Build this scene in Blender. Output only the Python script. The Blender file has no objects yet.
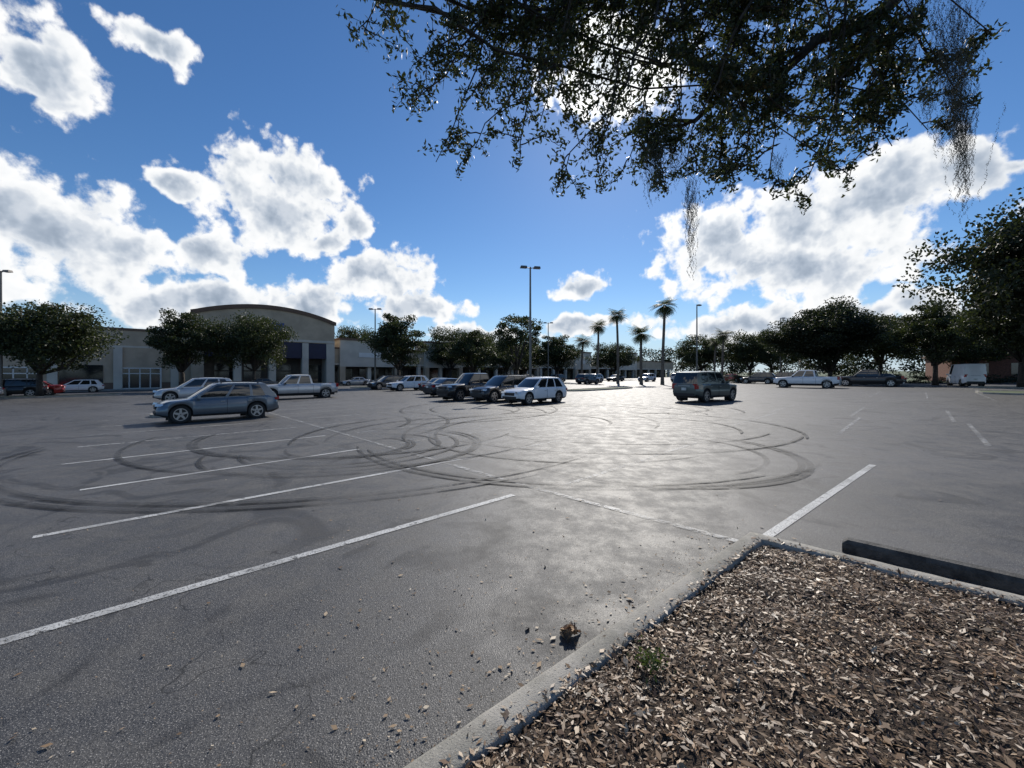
import bpy, math, random, bmesh
import numpy as np
from mathutils import Vector, Matrix
random.seed(7); rng=np.random.default_rng(7)
S=bpy.context.scene; COL=S.collection
SLOPE=0.008
pi=math.pi
def gz(x,y=0): return SLOPE*x
# ------------------------------------------------------------------ helpers
class MB:
    def __init__(s): s.v=[];s.f=[];s.m=[]
    def add(s,v,f,m=0):
        o=len(s.v); s.v+= [tuple(a) for a in v]; s.f+=[tuple(i+o for i in q) for q in f]; s.m+=([m]*len(f) if isinstance(m,int) else list(m))
    def box(s,c,d,m=0,rz=0,top=(1,1)):
        x,y,z=[a/2 for a in d]; ca,sa=math.cos(rz),math.sin(rz); V=[]
        for sz in(-1,1):
            k=top if sz>0 else (1,1)
            for sx,sy in((-1,-1),(1,-1),(1,1),(-1,1)):
                px,py=sx*x*k[0],sy*y*k[1]
                V.append((c[0]+px*ca-py*sa,c[1]+px*sa+py*ca,c[2]+sz*z))
        s.add(V,[(3,2,1,0),(4,5,6,7),(0,1,5,4),(1,2,6,5),(2,3,7,6),(3,0,4,7)],m)
    def tube(s,P,R,n=6,m=0,cap=True):
        P=[Vector(p) for p in P]; V=[];F=[]
        for i,p in enumerate(P):
            t=(P[min(i+1,len(P)-1)]-P[max(i-1,0)])
            if t.length<1e-9: t=Vector((0,0,1))
            t.normalize()
            a=t.cross(Vector((0.31,0.95,0.05))) if abs(t.y)<.9 else t.cross(Vector((1,0,0)))
            a.normalize(); b=t.cross(a)
            for k in range(n):
                th=2*math.pi*k/n; V.append(p+(a*math.cos(th)+b*math.sin(th))*R[i])
        for i in range(len(P)-1):
            for k in range(n):
                F.append((i*n+k,i*n+(k+1)%n,(i+1)*n+(k+1)%n,(i+1)*n+k))
        if cap: F.append(tuple(range(n))[::-1]); F.append(tuple((len(P)-1)*n+k for k in range(n)))
        s.add(V,F,m)
    def mesh(s,name,mats,smooth=False,fix=True):
        me=bpy.data.meshes.new(name); me.from_pydata(s.v,[],s.f)
        for m in mats: me.materials.append(m)
        me.polygons.foreach_set('material_index',s.m)
        if smooth: me.polygons.foreach_set('use_smooth',[True]*len(s.f))
        me.update(); return me
def obj(name,me,loc=(0,0,0),rz=0,parent=None,sc=None):
    o=bpy.data.objects.new(name,me); COL.objects.link(o); o.location=loc; o.rotation_euler=(0,0,rz)
    if sc: o.scale=sc
    if parent: o.parent=parent
    return o
def empty(name,loc=(0,0,0),rz=0,sc=None):
    o=obj(name,None,loc,rz,None,sc); o.empty_display_size=.2; return o
def quads_mesh(name,V,mats,k=4):
    n=len(V)//k; me=bpy.data.meshes.new(name)
    me.vertices.add(len(V)); me.vertices.foreach_set('co',np.asarray(V,dtype=np.float32).ravel())
    me.loops.add(n*k); me.loops.foreach_set('vertex_index',np.arange(n*k,dtype=np.int32))
    me.polygons.add(n); me.polygons.foreach_set('loop_start',np.arange(0,n*k,k,dtype=np.int32))
    try: me.polygons.foreach_set('loop_total',np.full(n,k,dtype=np.int32))
    except Exception: pass
    for m in mats: me.materials.append(m)
    me.update(calc_edges=True); me.validate(); return me
def unit(a): return a/np.maximum(np.linalg.norm(a,axis=1,keepdims=True),1e-9)
def leaves(C,L,W,flat=0.0,dirs=None):
    n=len(C); a=unit(rng.normal(size=(n,3))) if dirs is None else unit(dirs)
    if flat>0: a[:,2]*=(1-flat); a=unit(a)
    b=unit(np.cross(a,unit(rng.normal(size=(n,3))))) if flat==0 else unit(np.cross(a,np.array([0,0,1.])+rng.normal(size=(n,3))*(1-flat)*.8))
    L=np.broadcast_to(L,(n,))[:,None]/2; W=np.broadcast_to(W,(n,))[:,None]/2
    V=np.stack([C-a*L,C-b*W+a*L*.15,C+a*L,C+b*W+a*L*.15],axis=1)
    return V.reshape(-1,3)
# ------------------------------------------------------------------ node helpers
class N:
    def __init__(s,nt): s.nt=nt
    def new(s,t,**k):
        n=s.nt.nodes.new(t)
        for a,b in k.items(): setattr(n,a,b)
        return n
    def put(s,sock,v):
        if v is None: return
        if isinstance(v,bpy.types.NodeSocket): s.nt.links.new(v,sock)
        else: sock.default_value=v
    def M(s,op,a,b=None,c=None,clamp=False):
        n=s.new('ShaderNodeMath',operation=op); n.use_clamp=clamp
        s.put(n.inputs[0],a); s.put(n.inputs[1],b); s.put(n.inputs[2],c); return n.outputs[0]
    def V(s,op,a,b=None,out=0,c=None):
        n=s.new('ShaderNodeVectorMath',operation=op); s.put(n.inputs[0],a); s.put(n.inputs[1],b)
        if c is not None: s.put(n.inputs[2],c)
        return n.outputs[out]
    def scale(s,a,k):
        n=s.new('ShaderNodeVectorMath',operation='SCALE'); s.put(n.inputs[0],a); n.inputs['Scale'].default_value=k; return n.outputs[0]
    def noise(s,vec,scale,detail=4,rough=.55,dist=0,col=False,dim='3D'):
        n=s.new('ShaderNodeTexNoise',noise_dimensions=dim); s.put(n.inputs['Vector'],vec); n.inputs['Scale'].default_value=scale
        n.inputs['Detail'].default_value=detail; n.inputs['Roughness'].default_value=rough; n.inputs['Distortion'].default_value=dist
        return n.outputs['Color' if col else 'Fac']
    def voro(s,vec,scale,dim='2D',feat='F1'):
        n=s.new('ShaderNodeTexVoronoi',voronoi_dimensions=dim,feature=feat); s.put(n.inputs['Vector'],vec); n.inputs['Scale'].default_value=scale; return n.outputs[0]
    def ss(s,x,lo,hi,a=0.,b=1.):
        n=s.new('ShaderNodeMapRange',interpolation_type='SMOOTHSTEP'); s.put(n.inputs[0],x)
        n.inputs[1].default_value=lo;n.inputs[2].default_value=hi;n.inputs[3].default_value=a;n.inputs[4].default_value=b; return n.outputs[0]
    def mix(s,f,a,b,bt='MIX'):
        n=s.new('ShaderNodeMix',data_type='RGBA',blend_type=bt); s.put(n.inputs[0],f)
        s.put(n.inputs[6],a if isinstance(a,bpy.types.NodeSocket) else (*a,1)[:4]); s.put(n.inputs[7],b if isinstance(b,bpy.types.NodeSocket) else (*b,1)[:4]); return n.outputs[2]
    def ramp(s,f,stops):
        n=s.new('ShaderNodeValToRGB'); s.put(n.inputs[0],f); e=n.color_ramp.elements
        while len(e)<len(stops): e.new(.5)
        for i,(p,c) in enumerate(stops): e[i].position=p; e[i].color=(*c,1)
        return n.outputs[0]
def mat(name):
    m=bpy.data.materials.new(name); m.use_nodes=True; nt=m.node_tree; b=nt.nodes['Principled BSDF']; return m,N(nt),b
def simple(name,col,rough=.6,metal=0,var=.15,scale=6,coat=0,bump=0,spec=.5,bscale=None):
    m,n,b=mat(name); tc=n.new('ShaderNodeTexCoord').outputs['Object']
    f=n.noise(tc,scale,3)
    lo=tuple(c*(1-var) for c in col); hi=tuple(min(1,c*(1+var)) for c in col)
    c=n.mix(n.ss(f,.3,.7),lo,hi); n.put(b.inputs['Base Color'],c)
    b.inputs['Roughness'].default_value=rough; b.inputs['Metallic'].default_value=metal
    b.inputs['Coat Weight'].default_value=coat; b.inputs['Coat Roughness'].default_value=.08; b.inputs['Specular IOR Level'].default_value=spec
    if bump:
        bp=n.new('ShaderNodeBump'); bp.inputs['Strength'].default_value=bump; bp.inputs['Distance'].default_value=.02
        n.put(bp.inputs['Height'],n.noise(tc,bscale or scale*8,3)); n.put(b.inputs['Normal'],bp.outputs[0])
    return m
def leafmat(name,c1,c2,trans=.35,rough=.55,c3=None):
    m,n,b=mat(name); g=n.new('ShaderNodeNewGeometry').outputs['Random Per Island']
    st=[(0,c1),(.85,c2)]+([(.97,c3)] if c3 else [(1,c2)])
    c=n.ramp(g,st); n.put(b.inputs['Base Color'],c); b.inputs['Roughness'].default_value=rough; b.inputs['Specular IOR Level'].default_value=.3
    t=n.new('ShaderNodeBsdfTranslucent'); n.put(t.inputs[0],n.mix(.5,c,(.14,.18,.035)))
    mx=n.new('ShaderNodeMixShader'); mx.inputs[0].default_value=trans
    n.nt.links.new(b.outputs[0],mx.inputs[1]); n.nt.links.new(t.outputs[0],mx.inputs[2])
    n.nt.links.new(mx.outputs[0],n.nt.nodes['Material Output'].inputs[0]); return m
# ------------------------------------------------------------------ materials
def asphalt_mat():
    m,n,b=mat('asphalt'); tc=n.new('ShaderNodeTexCoord').outputs['Object']
    big=n.noise(tc,.22,3,.6,dim='2D'); mid=n.noise(tc,2.3,5,.75,dim='2D'); fine=n.noise(tc,120,1,.8,dim='2D'); vo=n.voro(tc,110); cl=n.noise(tc,36,2,.8,dim='2D')
    base=n.mix(n.ss(big,.38,.62),(.018,.019,.021),(.044,.044,.046))
    base=n.mix(n.ss(mid,.45,.68,0,.7),base,(.072,.070,.067))
    base=n.mix(n.ss(mid,.44,.28,0,.7),base,(.011,.011,.013))
    base=n.mix(n.ss(cl,.55,.70,0,.6),base,(.115,.11,.103)); base=n.mix(n.ss(cl,.44,.30,0,.7),base,(.007,.007,.008))
    base=n.mix(n.ss(vo,.34,.14,0,.55),base,(.15,.145,.135))
    base=n.mix(n.ss(fine,.64,.74,0,.9),base,(.42,.40,.37))
    st=n.noise(tc,.75,3,.6,1.2,dim='2D'); base=n.mix(n.ss(st,.56,.68,0,.65),base,(.012,.012,.014))
    w=n.V('ADD',tc,n.scale(n.noise(tc,1.3,3,.6,0,True,dim='2D'),1.5))
    ck=n.M('MULTIPLY',n.ss(n.voro(w,.28,feat='DISTANCE_TO_EDGE'),0,.005,1,0),n.ss(big,.42,.55))
    base=n.mix(n.M('MULTIPLY',ck,.8),base,(.006,.006,.006))
    n.put(b.inputs['Base Color'],base)
    n.put(b.inputs['Roughness'],n.ss(mid,.3,.7,.52,.68)); b.inputs['Specular IOR Level'].default_value=.45
    bp=n.new('ShaderNodeBump'); bp.inputs['Strength'].default_value=.5; bp.inputs['Distance'].default_value=.003
    n.put(bp.inputs['Height'],n.M('ADD',n.M('ADD',fine,cl),n.M('MULTIPLY',vo,-.8))); n.put(b.inputs['Normal'],bp.outputs[0]); return m
def worn(name,col,lo,hi,mx=1.,rough=.6,scale=9,big=.8,blo=.3,bhi=.6,grain=0,mn=.35):
    m,n,b=mat(name); tc=n.new('ShaderNodeTexCoord').outputs['Object']
    f=n.ss(n.noise(tc,scale,5,.8,dim='2D'),lo,hi,0,mx); f=n.M('MULTIPLY',f,n.ss(n.noise(tc,big,2,.6,dim='2D'),blo,bhi,mn,1))
    if grain: f=n.M('MULTIPLY',f,n.ss(n.noise(tc,60,2,.8,dim='2D'),.33,.46,1-grain,1))
    b.inputs['Roughness'].default_value=rough
    n.put(b.inputs['Base Color'],n.mix(n.noise(tc,12,3,dim='2D'),tuple(c*.6 for c in col),col))
    t=n.new('ShaderNodeBsdfTransparent'); mxs=n.new('ShaderNodeMixShader'); n.put(mxs.inputs[0],f)
    n.nt.links.new(t.outputs[0],mxs.inputs[1]); n.nt.links.new(b.outputs[0],mxs.inputs[2]); n.nt.links.new(mxs.outputs[0],n.nt.nodes['Material Output'].inputs[0]); return m
ASPH=asphalt_mat()
PAINT=worn('line_paint',(.66,.66,.64),.32,.44,grain=.85,mn=.55)
PAINT_M=worn('line_paint_worn',(.64,.64,.62),.40,.55,.9,grain=.8,mn=.4)
PAINT_F=worn('line_paint_faded',(.6,.6,.58),.42,.58,.75,grain=.8)
TYRE=worn('tyre_mark',(.008,.008,.009),.22,.55,.80,.62,2,.35,.36,.58,grain=.45,mn=.25)
def conc():
    m,n,b=mat('concrete'); tc=n.new('ShaderNodeTexCoord').outputs['Object']
    a=n.noise(tc,2.5,4,.7); f=n.noise(tc,120,1,.8); g=n.noise(tc,14,4,.7)
    c=n.mix(n.ss(a,.35,.65),(.25,.24,.21),(.38,.36,.32)); c=n.mix(n.ss(g,.55,.75,0,.45),c,(.13,.12,.11)); c=n.mix(n.ss(f,.60,.72,0,.6),c,(.5,.47,.42)); c=n.mix(n.ss(f,.40,.3,0,.6),c,(.09,.085,.08))
    n.put(b.inputs['Base Color'],c); b.inputs['Roughness'].default_value=.9; b.inputs['Specular IOR Level'].default_value=.2
    bp=n.new('ShaderNodeBump'); bp.inputs['Strength'].default_value=.7; bp.inputs['Distance'].default_value=.005
    n.put(bp.inputs['Height'],n.M('ADD',f,g)); n.put(b.inputs['Normal'],bp.outputs[0]); return m
CONC=conc()
CONC_D=simple('dark_concrete',(.055,.053,.05),.8,var=.55,scale=9,bump=.7,bscale=60)
GRASS=simple('grass',(.06,.085,.03),.9,var=.4,scale=.3,bump=.3)
MULCHB=simple('mulch_base',(.045,.029,.018),.95,var=.5,scale=30,bump=1,bscale=80)
BARK=simple('bark',(.045,.037,.03),.9,var=.4,scale=8,bump=.8,bscale=30)
PALMB=simple('palm_bark',(.16,.13,.10),.9,var=.3,scale=5,bump=.6)
STUC=simple('stucco_tan',(.46,.37,.27),.9,var=.12,scale=.6)
STUC2=simple('stucco_light',(.58,.53,.45),.9,var=.08,scale=.6)
STUC3=simple('stucco_brown',(.17,.11,.08),.9,var=.1,scale=.6)
NAVY=simple('navy_panel',(.010,.014,.05),.5,var=.1,scale=1)
BLUE=simple('blue_sign',(.02,.06,.26),.4,var=.05,scale=1)
WHITE=simple('white_frame',(.7,.7,.68),.5,var=.05,scale=1)
DGLASS=simple('dark_glass',(.015,.018,.02),.08,var=.2,scale=1,spec=.8)
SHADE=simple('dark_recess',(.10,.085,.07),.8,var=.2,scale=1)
ROOF=simple('roof_membrane',(.4,.4,.38),.8)
METAL=simple('pole_metal',(.16,.15,.14),.45,metal=.6,var=.1)
BRICK=simple('brick_wall',(.18,.075,.05),.9,var=.25,scale=5)
RUB=simple('rubber',(.018,.018,.018),.75,var=.2)
BLK=simple('black_trim',(.02,.02,.022),.5,var=.1)
RIM=simple('alloy_rim',(.45,.45,.46),.3,metal=.9,var=.05)
CGLASS=simple('car_glass',(.012,.015,.017),.04,var=.05,spec=.9)
TAIL=simple('tail_light',(.35,.01,.01),.2,var=.1,coat=.5)
HEAD=simple('head_light',(.6,.62,.65),.12,metal=.4,var=.1,coat=.6)
PLATE=simple('license_plate',(.6,.62,.6),.5)
def paint(n,c,metal=.35): return simple('paint_'+n,c,.32,metal=metal,var=.03,scale=2,coat=.7)
# ------------------------------------------------------------------ world & sun
SUN=Vector((.25,1,.75)).normalized(); EL=math.asin(SUN.z); AZ=math.atan2(SUN.x,SUN.y)
blobs=[(-30.2,20.5,9.4,6.8),(-25,16.5,4,2.2),(-49,13,11,6.2),(-37.5,13.5,4.5,2.8),(-18.5,13.4,7.6,3.8),(-38,8.0,10.4,3.5),(-27.9,8.3,8.4,3.5),(-13,9,7.8,2.7),
(-51,27.0,6,4.6),(-43,31.5,4,1.6),(-21.4,19,3.2,2.6),(-40,20.3,2.0,1.6),
(27.5,16.0,9.6,5.4),(40,17.4,10.8,5.0),(48,18.4,5,3.4),(35.8,11.8,12.6,4.1),(9.7,12.0,5.4,2.2),(29.7,6.0,12,2.4),(43,6.3,10,2.4),
(13.8,36.4,9,6),(51.5,18.4,2.6,1.2),(9,6.6,6,1.4),(-62,14,8,6),(-5,5.2,8,1.6),(110,20,25,9),(-110,25,25,9)]
W=bpy.data.worlds.new('World'); S.world=W; W.use_nodes=True; n=N(W.node_tree); bg=W.node_tree.nodes['Background']
sky=n.new('ShaderNodeTexSky',sky_type='NISHITA'); sky.sun_disc=False; sky.sun_elevation=EL; sky.sun_rotation=AZ; sky.air_density=1.0; sky.dust_density=.10; sky.ozone_density=2.3
d=n.V('NORMALIZE',n.new('ShaderNodeTexCoord').outputs['Generated']); sp=n.new('ShaderNodeSeparateXYZ'); n.put(sp.inputs[0],d)
az=n.M('MULTIPLY',n.M('ARCTAN2',sp.outputs[0],sp.outputs[1]),5.7296); el=n.M('MULTIPLY',n.M('ARCSINE',sp.outputs[2]),5.7296)
cb=n.new('ShaderNodeCombineXYZ'); n.put(cb.inputs[0],az); n.put(cb.inputs[1],el); p=cb.outputs[0]
wn=n.scale(n.V('SUBTRACT',n.noise(p,1.5,2,.6,0,True,dim='2D'),(.5,.5,.5)),.45); pp=n.V('ADD',p,wn); cur=None
for (a,e,rx,ry) in blobs:
    l=n.V('LENGTH',n.V('MULTIPLY_ADD',pp,(10/rx,10/ry,0),0,(-a/rx,-e/ry,0)),None,out=1)
    cur=l if cur is None else n.M('MINIMUM',cur,l)
cur=n.M('MAXIMUM',n.M('MULTIPLY_ADD',cur,-1.2,1.2),-1.)
pw=n.V('ADD',p,n.scale(n.noise(p,5,1,.6,0,True,dim='2D'),.22))
NZ=lambda v,vw,det: n.M('ADD',n.M('MULTIPLY',n.noise(v,2.2,det,.60,0,dim='2D'),1.9),n.M('MULTIPLY',n.voro(vw,3.4),-.5))
tos=n.V('NORMALIZE',n.V('SUBTRACT',(math.degrees(AZ)/10,4.2,0),p)); off=n.scale(tos,.15)
N0=NZ(p,pw,7); N1=NZ(n.V('ADD',p,off),n.V('ADD',pw,off),4)
D0=n.M('ADD',n.M('ADD',N0,cur),n.M('MULTIPLY_ADD',n.voro(pw,8.5),-.25,-.68))
alpha=n.ss(D0,-.08,.34)
core=n.ss(D0,.15,1.15); rim=n.ss(n.M('SUBTRACT',N1,N0),-.45,.45)
shade=n.M('ADD',n.M('MULTIPLY',core,.60),n.M('MULTIPLY_ADD',rim,.42,-.03),clamp=True)
sd=n.V('DOT_PRODUCT',d,tuple(SUN),out=1)
glow=n.M('POWER',n.M('MAXIMUM',sd,0),30)
ccol=n.ramp(shade,[(.0,(1.05,1.05,1.05)),(.34,(.92,.94,.96)),(.52,(.68,.73,.80)),(.74,(.46,.53,.63)),(1,(.30,.37,.47))])
cgl=n.new('ShaderNodeMix',data_type='RGBA',blend_type='ADD'); n.put(cgl.inputs[0],n.M('MULTIPLY',glow,.5)); n.put(cgl.inputs[6],ccol); cgl.inputs[7].default_value=(1,1,.97,1)
hs=n.new('ShaderNodeHueSaturation'); n.put(hs.inputs['Color'],sky.outputs[0]); hs.inputs['Saturation'].default_value=1.2
sk=n.scale(hs.outputs[0],.093)
sk=n.V('MULTIPLY',sk,(.90,.98,1.10))
hz=n.ss(sp.outputs[2],.0,.20,.7,0); sk=n.mix(hz,sk,(.44,.61,.83))
skc=n.mix(alpha,sk,cgl.outputs[2])
n.put(bg.inputs[0],skc); bg.inputs[1].default_value=1.0
try: W.cycles.sampling_method='MANUAL'; W.cycles.sample_map_resolution=512
except Exception as ex: print(ex)
sl=bpy.data.lights.new('sun','SUN'); sl.energy=4.5; sl.angle=math.radians(.5); sl.color=(1,.94,.85)
so=bpy.data.objects.new('sun',sl); COL.objects.link(so); so.rotation_euler=SUN.to_track_quat('Z','Y').to_euler(); so.location=(10,40,30)
# ------------------------------------------------------------------ camera
cd=bpy.data.cameras.new('camera'); cam=bpy.data.objects.new('camera',cd); COL.objects.link(cam); S.camera=cam
cam.location=(0,0,1.75); cam.rotation_euler=(math.pi/2,0,0); cd.sensor_width=36; cd.lens=400/1024*36; cd.shift_y=-10/1024; cd.clip_end=6000; cd.clip_start=.05
S.view_settings.view_transform='Standard'; S.view_settings.look='None'; S.view_settings.exposure=0
# ------------------------------------------------------------------ ground sheets
def sheet(name,pts,z,m):
    b=MB(); b.add([(x,y,gz(x)+z) for x,y in pts],[tuple(range(len(pts)))]); return obj(name,b.mesh(name,[m]))
sheet('ground',[(-2500,-600),(2500,-600),(2500,3500),(-2500,3500)],-.03,GRASS)
sheet('parking_lot_asphalt',[(-120,-25),(85,-25),(78,52),(46,64),(80,160),(-120,160)],0,ASPH)
def DN(d,k):
    A=np.array([[.735,.679],[-.70,.715]]); return np.linalg.solve(A,np.array([d,k]))
def strip(b,p,q,w,z,seg=1):
    p=np.array(p,float);q=np.array(q,float); t=(q-p)/np.linalg.norm(q-p); s=np.array([-t[1],t[0]])*w/2
    P=[p-s,q-s,q+s,p+s]; b.add([(a[0],a[1],gz(a[0])+z) for a in P],[(0,1,2,3)])
b=MB()
strip(b,(-4.2,1.9),(0.02,5.78),.10,.006)
strip(b,(-5.25,4.38),(-.85,8.42),.10,.006)
strip(b,(-6.7,6.2),(-3.6,9.45),.10,.006)
strip(b,(2.62,4.18),(6.72,7.45),.10,.006)
strip(b,DN(-1.2,12.1),DN(3.9,12.1),.10,.006)
obj('stall_lines',b.mesh('stall_lines',[PAINT]))
b=MB()
for k in (14.8,17.5,20.2,22.9,25.6): strip(b,DN(-1.2,k),DN(3.9,k),.10,.006)
for k in (17.5,20.2,22.9,25.6,28.3): strip(b,DN(5.0,k),DN(10.2,k),.10,.006)
strip(b,(.15,6.3),(2.45,4.0),.09,.010)
obj('worn_stall_lines',b.mesh('worn_stall_lines',[PAINT_M]))
b=MB()
strip(b,(.15,6.3),DN(4.46,40),.10,.010)
for k in (28.3,31,33.7,36.4,39.1,41.8): strip(b,DN(-1.2,k),DN(4.2,k),.1,.006)
for k in (3.9,6.6,9.3,12,14.8): strip(b,DN(4.8,k),DN(10.2,k),.09,.006)
for k in np.arange(-20,50,2.7): strip(b,DN(14.4,k),DN(20,k),.1,.006); strip(b,DN(20.2,k+.3),DN(25.6,k+.3),.1,.006)
for k in np.arange(-30,60,2.7): strip(b,DN(36,k),DN(47,k),.1,.006)
obj('faded_stall_lines',b.mesh('faded_stall_lines',[PAINT_F]))
b=MB(); zc=.014
def arc(cx,cy,r,a0,a1,w=.16,drift=0):
    global zc
    zc+=.0005; n_=max(10,int(abs(a1-a0)*16)); V=[];F=[]
    for i in range(n_+1):
        t=i/n_; a=a0+(a1-a0)*t; rr=r+drift*t; ww=w*(.3+.7*max(0,math.sin(pi*t))**.4)
        for s in(-1,1):
            x=cx+(rr+s*ww/2)*math.cos(a); y=cy+(rr+s*ww/2)*math.sin(a); V.append((x,y,gz(x)+zc))
    for i in range(n_): F.append((2*i,2*i+1,2*i+3,2*i+2))
    b.add(V,F)
for r,a,c in ((2.95,-2.5,.9),(3.08,-2.3,.6),(2.4,-1.2,1.8)): arc(2.95,9.1,r,a,c,.12)
for r in (4.2,5.8,6.0): arc(1.8,12,r,random.uniform(-3.2,-2.4),random.uniform(-1.2,-.2),.12)
for r in (1.5,1.64,2.2,2.34,2.9,3.05): arc(-3.9,9.9,r,random.uniform(-2.9,-1.8),random.uniform(.6,2.),.12,random.uniform(-.3,.3))
for r in (4.2,4.36,5.6,7.3,7.5): arc(-4.8,13,r,random.uniform(-3.,-2.5),random.uniform(-.9,-.1),.12,.5)
for i in range(13):
    cx,cy=random.uniform(-9,8),random.uniform(12,22); r=random.uniform(2.5,5); a=random.uniform(-pi,pi); L=random.uniform(1,2.6)
    arc(cx,cy,r,a,a+L,.14,random.uniform(-.6,.6)); arc(cx,cy,r+1.5,a,a+L,.14,random.uniform(-.6,.6))
obj('tyre_marks',b.mesh('tyre_marks',[TYRE]))
# ------------------------------------------------------------------ kerb island (foreground)
Cn=np.array([2.44,4.12]); u1=np.array([-.766,-.643]); u2=np.array([.72,-.694])
def prof_kerb(name,path,w,h,side):
    path=[np.array(p,float) for p in path]; prof=[(0,0),(0.008,h*.7),(.018,h*.9),(.04,h),(w-.02,h),(w-.005,h*.92),(w,h*.7),(w,0)]
    P=[]
    for i,p in enumerate(path):
        t=path[min(i+1,len(path)-1)]-path[max(i-1,0)]; t/=np.linalg.norm(t)
        s=np.array([-t[1],t[0]])*side
        if 0<i<len(path)-1:
            t1=path[i]-path[i-1]; t1/=np.linalg.norm(t1); t2=path[i+1]-path[i]; t2/=np.linalg.norm(t2); c=math.cos(math.acos(max(-1,min(1,float(t1@t2))))/2); s=s/c
        for a,z in prof:
            j=rng.normal(scale=.0012,size=2); P.append((p[0]+s[0]*a+j[0],p[1]+s[1]*a+j[0],gz(p[0])+z+(j[1] if z>0 else 0)-(.02 if z==0 else 0)))
    k=len(prof); F=[]
    for i in range(len(path)-1):
        for j in range(k-1): F.append((i*k+j,i*k+j+1,(i+1)*k+j+1,(i+1)*k+j))
    b=MB(); b.add(P,F); b.add(P[:k],[tuple(range(k))]); b.add(P[-k:],[tuple(range(k))]); return obj(name,b.mesh(name,[CONC],True))
pa=[Cn+u1*t for t in np.arange(7,0.0,-.1)]+[Cn]+[Cn+u2*t for t in np.arange(.1,8,.1)]
prof_kerb('kerb',pa,.185,.125,-1)
inn=Cn+(u1+u2)*.17
na=60;nb=60;V=[];F=[]
for i in range(na):
    for j in range(nb):
        q=inn+u1*(7*i/(na-1))+u2*(8*j/(nb-1)); h=.085+.05*(1-math.exp(-min(i,j)*.12*2))*1.0+.02*math.sin(q[0]*5+q[1]*3)*math.sin(q[1]*7)
        V.append((q[0],q[1],gz(q[0])+h))
for i in range(na-1):
    for j in range(nb-1): F.append((i*nb+j,i*nb+j+1,(i+1)*nb+j+1,(i+1)*nb+j))
b=MB(); b.add(V,F); obj('mulch_bed',b.mesh('mulch_bed',[MULCHB],True))
nC=90000; a=rng.random(nC)*4.4; c=rng.random(nC)*4.2
k_=450; a[:k_]=rng.random(k_)*4.4; c[:k_]=-rng.exponential(.03,k_); a[k_:2*k_]=-rng.exponential(.03,k_); c[k_:2*k_]=rng.random(k_)*4.2
Q=inn+a[:,None]*u1+c[:,None]*u2
mn=np.minimum(a,c)
hh=.085+.05*(1-np.exp(-np.maximum(0,np.minimum(a*8.4,c*7.4))*.24))+.02*np.sin(Q[:,0]*5+Q[:,1]*3)*np.sin(Q[:,1]*7)
Cc=np.column_stack([Q[:,0],Q[:,1],SLOPE*Q[:,0]+np.where(mn<.015,.127,hh+rng.random(nC)*.02)+.004])
keep=mn>-.12; Cc=Cc[keep]
Lc=rng.gamma(3.2,.0078,len(Cc)).clip(.008,.08)
m,nn,bb=mat('wood_chips'); g=nn.new('ShaderNodeNewGeometry').outputs['Random Per Island']; tc=nn.new('ShaderNodeTexCoord').outputs['Object']
cr=nn.ramp(g,[(0,(.055,.028,.014)),(.4,(.16,.09,.044)),(.75,(.31,.195,.105)),(.93,(.47,.33,.20)),(1,(.72,.60,.44))])
nn.put(bb.inputs['Base Color'],nn.mix(nn.ss(nn.noise(tc,2.2,3,.6),.35,.62,.42,0),cr,(.05,.03,.018))); bb.inputs['Roughness'].default_value=.5
CHIP=m
obj('wood_chip_mulch',quads_mesh('wood_chips',leaves(Cc,Lc,Lc*rng.uniform(.18,.5,len(Cc)),flat=.66),[CHIP]))
m,nn,bb=mat('dry_leaf'); g=nn.new('ShaderNodeNewGeometry').outputs['Random Per Island']
nn.put(bb.inputs['Base Color'],nn.ramp(g,[(0,(.06,.035,.018)),(.45,(.18,.11,.055)),(.8,(.38,.27,.16)),(1,(.6,.52,.4))])); bb.inputs['Roughness'].default_value=.7; DRY=m
nl=3400; X=rng.uniform(-5,9,nl); Y=rng.uniform(1.2,11,nl)
near=750; t=rng.random(near)*4.8+.1; off=rng.exponential(.16,near)+.01; nrm=np.array([-.643,.766]); Q=Cn+t[:,None]*u1+off[:,None]*nrm
n4=1100; P4=np.column_stack([rng.normal(-.2,1.2,n4),rng.normal(2.5,.9,n4)]); n5=40; P5=np.column_stack([rng.uniform(-3,3,n5),rng.uniform(1.6,6,n5)])
P2=np.vstack([np.column_stack([X,Y]),Q,P4,P5]); sz=np.r_[rng.gamma(2,.0045,nl),rng.gamma(2.2,.008,near),rng.gamma(2.2,.0055,n4),rng.uniform(.035,.06,n5)].clip(.004,.06)
rel=P2-Cn; ia=rel@np.array([.643,-.766]); ib=rel@np.array([.694,.72]); ok=~((ia>-.005)&(ib<.0)); P2=P2[ok]; sz=sz[ok]
obj('fallen_leaves',quads_mesh('fallen_leaves',leaves(np.column_stack([P2,SLOPE*P2[:,0]+.006+sz*.12]),sz,sz*rng.uniform(.35,.7,len(P2)),flat=.8),[DRY]))
DRY2=simple('dead_leaf',(.36,.25,.16),.8,var=.4,scale=40)
b=MB()
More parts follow.
